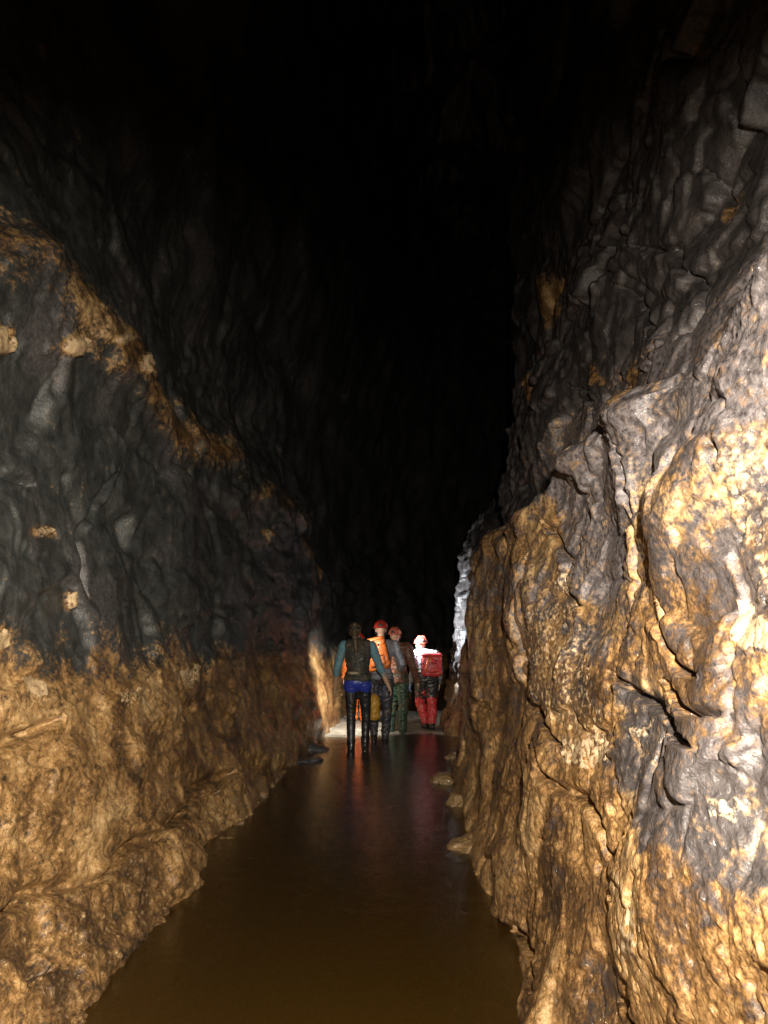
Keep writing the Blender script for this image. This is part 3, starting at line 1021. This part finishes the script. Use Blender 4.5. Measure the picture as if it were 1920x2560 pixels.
def figure(root, J, hands=(0.45, 0.45), skip_hands=False):
    """one continuous body from its joints"""
    bm = bmesh.new()
    hull(bm, [(J['pelvis'] + V((-.06, 0, 0)), (.11, .11, .11)), (J['pelvis'] + V((.06, 0, 0)), (.11, .11, .11)), (J['waist'], (.130, .095, .06))], 12)
    hull(bm, [(J['waist'], (.130, .095, .07)), (J['chest'], (.160, .115, .11))], 12)
    hull(bm, [(J['chest'], (.160, .115, .12)), (J['sl'] * .75 + J['sr'] * .25, .065), (J['sr'] * .75 + J['sl'] * .25, .065)], 12)
    hull(bm, [(J['neck'] - V((0, 0, .04)), .062), (J['neck'] + (J['head'] - J['neck']) * .55, .052)], 10)
    h = J['head']
    R = Matrix.Rotation(J.get('turn', 0), 3, 'Z')

    def hp(x, y, z):
        return h + R @ V((x, y, z))
    hull(bm, [(hp(0, -.015, .02), (.076, .088, .10)), (hp(0, .045, -.05), (.055, .050, .055))], 14)
    hull(bm, [(hp(0, .055, -.085), (.035, .03, .028))], 8)                       # chin
    chain(bm, [(hp(0, .088, .02), .009), (hp(0, .110, -.022), .014)], 7)          # nose
    chain(bm, [(hp(-.030, .082, .035), .011), (hp(.030, .082, .035), .011)], 7)   # brow
    chain(bm, [(hp(-.020, .090, -.055), .008), (hp(.020, .090, -.055), .008)], 6)  # lips
    for s in (-1, 1):
        hull(bm, [(hp(s * .078, -.005, -.005), (.011, .020, .030))], 7)           # ears
    for s, a in ((-1, 'l'), (1, 'r')):
        sh, el, wr = J['s' + a], J['e' + a], J['w' + a]
        chain(bm, [(sh, .056), (sh.lerp(el, .4), .052), (el, .041)], 10)
        chain(bm, [(el, .041), (el.lerp(wr, .3), .043), (wr, .028)], 10)
        hand_pieces(bm, wr, wr - el, -s, hands[0 if s < 0 else 1])
        hi, kn, an = J['h' + a], J['k' + a], J['a' + a]
        chain(bm, [(hi, .092), (hi.lerp(kn, .5), .076), (kn, .056)], 10)
        cf = kn.lerp(an, .3) - V((0, .018, 0))
        chain(bm, [(kn, .056), (cf, .057), (an, .038)], 10)
        toe = J['t' + a]
        hull(bm, [(an - V((0, .03, .03)), .034), (an, .038), (toe, (.042, .05, .026))], 8)
    b = finish(bm, 'body', MS['skin'], root, 0.0075, 2)
    for s in (-1, 1):
        e = bmesh.new()
        hull(e, [(hp(s * .030, .078, .012), .0125)], 8)
        simple(e, 'eye', MS['eye'], root)
    return b


def torso_cloth(root, J, name, mat, grow=.022, z_drop=0.0, sleeves=0.0, seed=1, collar=True, wrinkle=.010):
    bm = bmesh.new()
    g = grow
    bot = J['pelvis'] + V((0, 0, .03 - z_drop))
    hull(bm, [(bot + V((-.06, 0, 0)), (.115 + g, .115 + g, .07)), (bot + V((.06, 0, 0)), (.115 + g, .115 + g, .07)), (J['waist'], (.130 + g, .095 + g, .06))], 12)
    hull(bm, [(J['waist'], (.130 + g, .095 + g, .07)), (J['chest'], (.160 + g, .115 + g, .11))], 12)
    hull(bm, [(J['chest'], (.160 + g, .115 + g, .12)), (J['sl'] * .8 + J['sr'] * .2, .066 + g), (J['sr'] * .8 + J['sl'] * .2, .066 + g)], 12)
    if collar:
        hull(bm, [(J['neck'] - V((0, 0, .05)), .075 + g * .6), (J['neck'] + V((0, .005, .005)), .060 + g * .5)], 10)
    for a in 'lr':
        if sleeves > 0:
            sleeve_pieces(bm, J, a, g, sleeves)
    return finish(bm, name, mat, root, .011, 3, wrinkle, seed)


def sleeve_pieces(bm, J, a, g, amount):
    sh, el, wr = J['s' + a], J['e' + a], J['w' + a]
    chain(bm, [(sh, .060 + g), (sh.lerp(el, .5), .054 + g * .8), (el, .044 + g * .8)], 10)
    if amount > 1:
        f = amount - 1
        chain(bm, [(el, .044 + g * .8), (el.lerp(wr, .3 * f), .044 + g * .7), (el.lerp(wr, f), .031 + g * .6)], 10)


def sleeve(root, J, a, mat, g=.012, amount=1.9, seed=3):
    bm = bmesh.new()
    sleeve_pieces(bm, J, a, g, amount)
    return finish(bm, 'sleeve', mat, root, .010, 2, .007, seed, 14)


def trousers(root, J, mat, grow=.018, name='trousers', to=1.0, seed=5, wrinkle=.010, top=.05):
    bm = bmesh.new()
    g = grow
    p = J['pelvis']
    hull(bm, [(p + V((-.06, 0, 0)), (.112 + g, .112 + g, .10 + g)), (p + V((.06, 0, 0)), (.112 + g, .112 + g, .10 + g)), (p + V((0, 0, top)), (.125 + g, .10 + g, .06))], 12)
    for a in 'lr':
        hi, kn, an = J['h' + a], J['k' + a], J['a' + a]
        if to > 1.0:
            f = to - 1
            chain(bm, [(hi, .095 + g), (hi.lerp(kn, .5), .080 + g), (kn, .060 + g)], 10)
            cf = kn.lerp(an, .3) - V((0, .015, 0))
            chain(bm, [(kn, .060 + g), (cf, .060 + g), (kn.lerp(an, f), .044 + g)], 10)
        else:
            chain(bm, [(hi, .095 + g), (hi.lerp(kn, .5 * to), .082 + g), (hi.lerp(kn, to), .066 + g)], 10)
    return finish(bm, name, mat, root, .011, 3, wrinkle, seed)


def boots(root, J, mat, height=.28):
    for a in 'lr':
        kn, an, toe = J['k' + a], J['a' + a], J['t' + a]
        bm = bmesh.new()
        top = an.lerp(kn, height / max(.1, (kn - an).length))
        chain(bm, [(top, .066), (an, .052)], 10)
        hull(bm, [(an, .052), (an - V((0, .045, .045)), (.042, .04, .03)), (toe + V((0, .02, .005)), (.052, .055, .038))], 10)
        b = finish(bm, 'boot', mat, root, .010, 2, .003, 7)
        s = bmesh.new()
        hull(s, [(an - V((0, .05, .072)), (.046, .05, .014)), (toe + V((0, .02, -.03)), (.056, .062, .014))], 10)
        simple(s, 'sole', MS['strap'], b)


def helmet(root, J, mat, aim=None, power=0, cone=95, color=(0.86, 0.93, 1.0)):
    """caving helmet with brim, ridge, chin strap, lamp and battery"""
    h = J['head']
    R = Matrix.Translation(h) @ Matrix.Rotation(J.get('turn', 0), 4, 'Z')
    bm = bmesh.new()
    bmesh.ops.create_uvsphere(bm, u_segments=28, v_segments=16, radius=1, matrix=R @ Matrix.Translation((0, -.012, .035)) @ Matrix.Diagonal((.112, .132, .118, 1)))
    inv = R.inverted()
    low = [v for v in bm.verts if (inv @ v.co).z < .022]
    bmesh.ops.delete(bm, geom=low, context='VERTS')
    ed = [e for e in bm.edges if e.is_boundary]
    ex = bmesh.ops.extrude_edge_only(bm, edges=ed)
    for v in [g for g in ex['geom'] if isinstance(g, bmesh.types.BMVert)]:
        c = inv @ v.co
        v.co = R @ V((c.x * 1.10, (c.y + .012) * 1.12 - .012, c.z - .012))
    bmesh.ops.solidify(bm, geom=bm.faces[:], thickness=.006)
    hm = simple(bm, 'helmet', mat, root)
    bm = bmesh.new()
    for x in (-.035, 0, .035):
        pts = [(R @ V((x, -.012 + .134 * math.sin(t), .035 + .120 * math.cos(t))), .006) for t in np.linspace(-1.1, 1.1, 9)]
        chain(bm, pts, 6)
    simple(bm, 'ridge', mat, hm)
    bm = bmesh.new()
    for s in (-1, 1):
        chain(bm, [(R @ V((s * .095, .0, .03)), .006), (R @ V((s * .080, .03, -.06)), .006), (R @ V((0, .055, -.118)), .006)], 6)
    simple(bm, 'chin_strap', MS['strap'], hm)
    bm = bmesh.new()
    hull(bm, [(R @ V((-.03, .128, .075)), .020), (R @ V((.03, .128, .075)), .020), (R @ V((0, .140, .085)), .022)], 10)
    lamp = simple(bm, 'headlamp', MS['strap'], hm)
    bm = bmesh.new()
    bmesh.ops.create_cone(bm, cap_ends=True, segments=16, radius1=.020, radius2=.020, depth=.006, matrix=R @ Matrix.Translation((0, .164, .080)) @ Matrix.Rotation(math.pi / 2, 4, 'X'))
    ob = simple(bm, 'lens', MS['lens'], hm)
    bm = bmesh.new()
    hull(bm, [(R @ V((-.03, -.140, .06)), .014), (R @ V((.03, -.140, .06)), .014), (R @ V((0, -.142, .085)), .014)], 8)
    simple(bm, 'battery_box', MS['strap'], hm)
    if power:
        loc = R @ V((0, .185, .080))
        t = root_inv(root) @ V(aim)
        spot('headlamp_light', loc, t, power, cone, 1.0, color, 0.02, parent=root)
    return hm


def root_inv(root):
    return (Matrix.Translation(root.location) @ Matrix.Rotation(root.rotation_euler.z, 4, 'Z')).inverted()


def joints(s=1.0, **over):
    J = dict(pelvis=(0, 0, .95), waist=(0, .0, 1.10), chest=(0, .0, 1.27), neck=(0, .0, 1.46), head=(0, .03, 1.62),
             sl=(-.19, 0, 1.40), sr=(.19, 0, 1.40), el=(-.27, -.03, 1.12), er=(.27, -.03, 1.12), wl=(-.29, .08, .88), wr=(.29, .08, .88),
             hl=(-.09, 0, .90), hr=(.09, 0, .90), kl=(-.10, .02, .49), kr=(.10, .02, .49), al=(-.10, -.02, .085), ar=(.10, -.02, .085),
             tl=(-.12, .13, .035), tr=(.12, .13, .035))
    J.update({k: v for k, v in over.items() if k != 'turn'})
    J = {k: V(v) * s for k, v in J.items()}
    J['turn'] = over.get('turn', 0)
    return J


def backpack(name, label, mat, trim, root, J, size=(.34, .17, .46), tilt=0.0, centre=None, tassels=False, group=None):
    """a roll-top pack with body, lid, pocket, side straps, shoulder straps and buckles, resting on a back"""
    M = Matrix.Translation(root.location) @ Matrix.Rotation(root.rotation_euler.z, 4, 'Z')
    c = centre or (J['chest'] + V((0, -.115 - .022 - size[1] / 2, .0)))
    bp = empty(name, M @ (c - V((0, 0, size[2] / 2))), root.rotation_euler.z, label, 'backpack', group)
    bp.rotation_euler = (0, tilt, root.rotation_euler.z)
    sx, sy, sz = size
    bm = bmesh.new()
    r = .045
    balls = [(V((a * (sx / 2 - r), b * (sy / 2 - r), z)), (r, r, r)) for a in (-1, 1) for b in (-1, 1) for z in (r, sz - r)]
    balls += [(V((0, -sy / 2 + .01, sz * .4)), (.08, .03, .12))]
    hull(bm, balls, 10)
    body = finish(bm, 'pack_body', mat, bp, .010, 3, .010, 11, 8)
    bm = bmesh.new()
    hull(bm, [(V((a * (sx / 2 - .04), b * (sy / 2 - .04), sz + .0)), (.05, .05, .03)) for a in (-1, 1) for b in (-1, 1)], 10)
    finish(bm, 'lid', mat, bp, .010, 2, .006, 13, 10)
    bm = bmesh.new()
    hull(bm, [(V((a * (sx / 2 - .10), -sy / 2 - .01, z)), (.04, .03, .04)) for a in (-1, 1) for z in (.10, .20)], 10)
    pk = finish(bm, 'pocket', mat, bp, .009, 2, .004, 17, 10)
    bm = bmesh.new()
    chain(bm, [(V((-sx / 2 + .09, -sy / 2 - .045, .21)), .005), (V((sx / 2 - .09, -sy / 2 - .045, .21)), .005)], 6)
    simple(bm, 'zip', trim, pk)
    for s in (-1, 1):
        bm = bmesh.new()
        pts = [(V((s * sx * .28, sy / 2 - .01, .05)), .012), (V((s * .17, sy / 2 + .13, .12)), .013), (V((s * .15, sy / 2 + .27, .26)), .014),
               (V((s * .13, sy / 2 + .22, .40)), .015), (V((s * .11, sy / 2 + .06, sz + .0)), .015), (V((s * .10, sy / 2 - .02, sz - .03)), .014)]
        chain(bm, pts, 8)
        simple(bm, 'shoulder_strap', trim, bp)
        bm = bmesh.new()
        chain(bm, [(V((s * (sx / 2 + .004), -sy * .1, .06)), (.006, .014, .008)), (V((s * (sx / 2 + .006), -sy * .1, sz - .06)), (.006, .014, .008))], 8)
        simple(bm, 'compression_strap', trim, bp)
        bm = bmesh.new()
        hull(bm, [(V((s * .07, -sy / 2 - .012, sz - .09)), (.016, .008, .020))], 8)
        simple(bm, 'buckle', trim, bp)
        if tassels:
            bm = bmesh.new()
            chain(bm, [(V((-.05 + s * .012, -sy / 2 - .015, sz - .05)), (.014, .006, .010)), (V((-.06 + s * .035, -sy / 2 - .030, sz * .5)), (.018, .006, .010)),
                       (V((-.06 + s * .065, -sy / 2 - .030, sz * .26)), (.016, .006, .008))], 8)
            simple(bm, 'tassel', MS['orange'], bp)
    return bp


def ground_at(u, dist):
    return (u - 960) / FPX * dist * CP


PEOPLE = 'cavers walking up the stream'

# ---- the woman-or-man nearest in the stream: bare-headed, black vest over teal sleeves
d1 = 10.6
p1 = empty('person', (ground_at(895, d1), d1, -0.08), 0.0, 'bare-headed person in black vest and teal sleeves with blue band below the waist, wading', 'person', PEOPLE)
J1 = joints(1.06, head=(-.045, .035, 1.60), neck=(-.02, .0, 1.46), sl=(-.19, 0, 1.41), sr=(.18, 0, 1.41), el=(-.27, -.02, 1.13), wl=(-.30, .06, .88),
            er=(.29, -.03, 1.14), wr=(.40, .0, .90), hl=(-.085, 0, .9), hr=(.085, 0, .9), kl=(-.085, .02, .49), kr=(.11, .06, .50),
            al=(-.08, -.03, .085), ar=(.10, -.06, .12), tl=(-.10, .12, .035), tr=(.11, .09, .05), turn=-0.2)
figure(p1, J1, (0.4, 0.5))
for a in 'lr':
    sleeve(p1, J1, a, MS['teal'], .014, 1.45, 3 + ord(a))
torso_cloth(p1, J1, 'vest', MS['vest'], .026, .0, 0, 21)
trousers(p1, J1, MS['black'], .006, 'leggings', 1.92, 23, .004)
trousers(p1, J1, MS['blue'], .020, 'hip_band', .22, 25, .004, top=-.05)
bm = bmesh.new()
hull(bm, [(J1['pelvis'] + V((-.06, 0, .10)), (.135, .135, .022)), (J1['pelvis'] + V((.06, 0, .10)), (.135, .135, .022))], 14)
bl = finish(bm, 'belt', MS['strap'], p1, .010, 2, .002, 27)
bm = bmesh.new()
hull(bm, [(J1['pelvis'] + V((-.10, -.145, .115)), (.05, .016, .020)), (J1['pelvis'] + V((.0, -.150, .115)), (.05, .016, .018))], 8)
simple(bm, 'belt_pouch', MS['tan'], bl)
boots(p1, J1, MS['boot'], .12)
bm = bmesh.new()
h1 = J1['head']
hull(bm, [(h1 + V((0, -.03, .035)), (.088, .092, .100)), (h1 + V((0, -.055, -.02)), (.078, .06, .07))], 12)
hull(bm, [(h1 + V((0, -.09, .09)), (.045, .045, .042))], 10)
chain(bm, [(h1 + V((0, -.10, .0)), .040), (h1 + V((.01, -.125, -.10)), .042), (h1 + V((.02, -.150, -.22)), .036), (h1 + V((.03, -.150, -.34)), .018)], 10)
finish(bm, 'hair', MS['hair'], p1, .010, 2, .008, 31, 22)
bm = bmesh.new()
chain(bm, [(h1 + V((.094 * math.cos(t), -.02 + .112 * math.sin(t), .045)), (.008, .008, .014)) for t in np.linspace(-.5, 2 * math.pi - .5, 17)], 6)
hb = simple(bm, 'lamp_strap', MS['strap'], p1)
bm = bmesh.new()
hull(bm, [(h1 + V((-.02, .105, .045)), .018), (h1 + V((.02, .105, .045)), .018)], 8)
simple(bm, 'headlamp', MS['strap'], hb)
bm = bmesh.new()
bmesh.ops.create_cone(bm, cap_ends=True, segments=14, radius1=.016, radius2=.016, depth=.006, matrix=Matrix.Translation(h1 + V((0, .125, .045))) @ Matrix.Rotation(math.pi / 2, 4, 'X'))
simple(bm, 'lens', MS['lens'], hb)
spot('headlamp_light', h1 + V((0, .15, .045)), root_inv(p1) @ V((-.25, 12.2, 1.0)), 70, 80, 1.0, (1.0, .95, .88), .02, parent=p1)

# ---- red helmet, orange pack, grey shirt
d2 = 11.6
p2 = empty('person', (ground_at(952, d2), d2, -0.07), -0.05, 'tall person in red helmet and grey shirt with dark trousers, carrying an orange backpack', 'person', PEOPLE)
J2 = joints(1.07, er=(.30, .0, 1.14), wr=(.26, .18, 1.05), el=(-.28, .0, 1.13), wl=(-.26, .16, 1.0), hl=(-.09, 0, .9), kl=(-.10, .06, .5), al=(-.09, -.08, .12), tl=(-.10, .08, .05), kr=(.09, .03, .49), ar=(.06, .0, .085), tr=(.08, .15, .035))
figure(p2, J2, (.7, .9))
torso_cloth(p2, J2, 'shirt', MS['grey'], .024, .03, 1.9, 41)
trousers(p2, J2, MS['navy'], .020, 'trousers', 1.85, 43)
boots(p2, J2, MS['boot'], .30)
bm = bmesh.new()
hull(bm, [(J2['pelvis'] + V((-.06, 0, .05)), (.15, .15, .020)), (J2['pelvis'] + V((.06, 0, .05)), (.15, .15, .020))], 14)
finish(bm, 'belt', MS['pale'], p2, .010, 2, .002, 47)
helmet(p2, J2, MS['red'], (-1.0, 13.4, .35), 620, 84, (1.0, .95, .86))
backpack('backpack', 'orange backpack with dark straps worn below the tall red helmet', MS['orange'], MS['strap'], p2, J2, (.36, .17, .46), -0.24, tassels=False)

# ---- orange helmet, rust jacket, dark green trousers
d3 = 12.75
p3 = empty('person', (ground_at(992, d3), d3, -0.08), -0.42, 'dim person in pinkish orange helmet, rust brown jacket and dark green trousers', 'person', PEOPLE)
J3 = joints(1.05, head=(-.05, .05, 1.59), neck=(-.02, .01, 1.45), er=(.28, -.02, 1.12), wr=(.31, .10, .88), el=(-.27, .02, 1.14), wl=(-.22, .22, 1.16), turn=.1)
figure(p3, J3, (.9, .4))
torso_cloth(p3, J3, 'jacket', MS['brown'], .034, .10, 1.95, 51, wrinkle=.013)
trousers(p3, J3, MS['green'], .026, 'trousers', 1.9, 53)
boots(p3, J3, MS['boot'], .26)
helmet(p3, J3, MS['orangehat'], (1.25, 13.35, 1.65), 760, 128, (.84, .92, 1.0))

# ---- red trousers, red pack, pale shirt, black shorts
d4 = 13.2
p4 = empty('person', (ground_at(1066, d4), d4, 0.01), 0.10, 'person in red trousers, black shorts and pale shirt, arm lit white, carrying a red backpack', 'person', PEOPLE)
J4 = joints(0.91, head=(-.10, .07, 1.58), neck=(-.06, .03, 1.45), sl=(-.20, .02, 1.40), sr=(.17, 0, 1.40), el=(-.26, .0, 1.12), wl=(-.30, .10, .86), er=(.25, -.02, 1.12), wr=(.25, .06, .86),
            kl=(-.12, .10, .50), al=(-.02, .03, .11), tl=(-.03, .19, .05), kr=(.09, -.02, .49), ar=(.07, -.16, .12), tr=(.08, -.02, .04), turn=.25)
figure(p4, J4, (.5, .5))
torso_cloth(p4, J4, 'shirt', MS['pale'], .024, .02, 1.9, 61)
trousers(p4, J4, MS['redcloth'], .026, 'trousers', 1.9, 63, .014)
trousers(p4, J4, MS['black'], .045, 'shorts', .62, 65, .010)
boots(p4, J4, MS['boot'], .10)
bm = bmesh.new()
hand_pieces(bm, J4['wl'], J4['wl'] - J4['el'], 1, .5, 1.0, .005)
finish(bm, 'glove', MS['glove'], p4, .006, 1)
bm = bmesh.new()
hull(bm, [(J4['pelvis'] + V((-.06, 0, .11)), (.155, .155, .018)), (J4['pelvis'] + V((.06, 0, .11)), (.155, .155, .018))], 14)
finish(bm, 'belt', MS['tan'], p4, .010, 2, .002, 67)
helmet(p4, J4, MS['red'], (.5, 17.5, .3), 60, 70, (.9, .95, 1.0))
backpack('backpack', 'red square backpack with two orange tassels above black shorts', MS['redcloth'], MS['strap'], p4, J4, (.35, .17, .36), 0.0, tassels=True, centre=J4['chest'] + V((.05, -.225, -.07)))

# ---- further ahead, mostly hidden: orange suit
d5 = 14.6
p5 = empty('person', (ground_at(897, d5), d5, -0.02), 0.1, 'mostly hidden person in orange suit with blue side patch, ahead of the black vest', 'person', PEOPLE)
J5 = joints(0.96)
figure(p5, J5, (.4, .4))
torso_cloth(p5, J5, 'jacket', MS['orange'], .030, .06, 1.95, 71)
trousers(p5, J5, MS['orange'], .030, 'trousers', 1.95, 73, .014)
bm = bmesh.new()
hull(bm, [(J5['hr'].lerp(J5['kr'], .75) + V((.02, -.095, 0)), (.06, .03, .07)), (J5['kr'] + V((.01, -.085, -.02)), (.055, .03, .06))], 10)
finish(bm, 'knee_patch', MS['blue'], p5, .010, 2, .003, 75)
boots(p5, J5, MS['boot'], .2)
helmet(p5, J5, MS['red'], (-.9, 16.3, .4), 90, 80, (1.0, .95, .88))

# ---- ochre bag hanging at the tall person's left leg
bx, by = ground_at(936, 11.1), 11.15
bag = empty('tackle_bag', (bx, by, .34), 0.2, 'ochre yellow tackle bag hanging beside the dark trousers', 'bag')
bm = bmesh.new()
hull(bm, [(V((0, 0, .07)), (.085, .075, .07)), (V((0, 0, .30)), (.085, .075, .06))], 14)
finish(bm, 'bag_body', MS['yellow'], bag, .010, 3, .010, 81, 9)
bm = bmesh.new()
hull(bm, [(V((0, 0, .335)), (.075, .065, .025)), (V((0, 0, .36)), (.03, .03, .03))], 10)
finish(bm, 'gathered_top', MS['yellow'], bag, .008, 2, .006, 83, 14)
bm = bmesh.new()
chain(bm, [(V((0, 0, .37)), .010), (V((.01, .08, .50)), .009), (V((.0, .20, .62)), .009)], 8)
simple(bm, 'hanging_strap', MS['strap'], bag)
bm = bmesh.new()
hull(bm, [(V((0, 0, .0)), (.075, .065, .012))], 10)
simple(bm, 'base_patch', MS['strap'], bag)

# ---- small torch in the orange-helmeted person's raised hand
M3 = Matrix.Translation(p3.location) @ Matrix.Rotation(p3.rotation_euler.z, 4, 'Z')
tl = M3 @ (J3['wl'] + V((.02, .09, .045)))
torch = empty('hand_torch', tl, p3.rotation_euler.z, 'small bright hand torch beside the orange backpack', 'torch')
bm = bmesh.new()
chain(bm, [(V((-.05, 0, 0)), .013), (V((.03, 0, .01)), .013), (V((.045, 0, .012)), .019)], 10)
simple(bm, 'barrel', MS['pale'], torch)
bm = bmesh.new()
hull(bm, [(V((.062, 0, .014)), (.006, .017, .017))], 10)
simple(bm, 'lens', MS['lens'], torch)
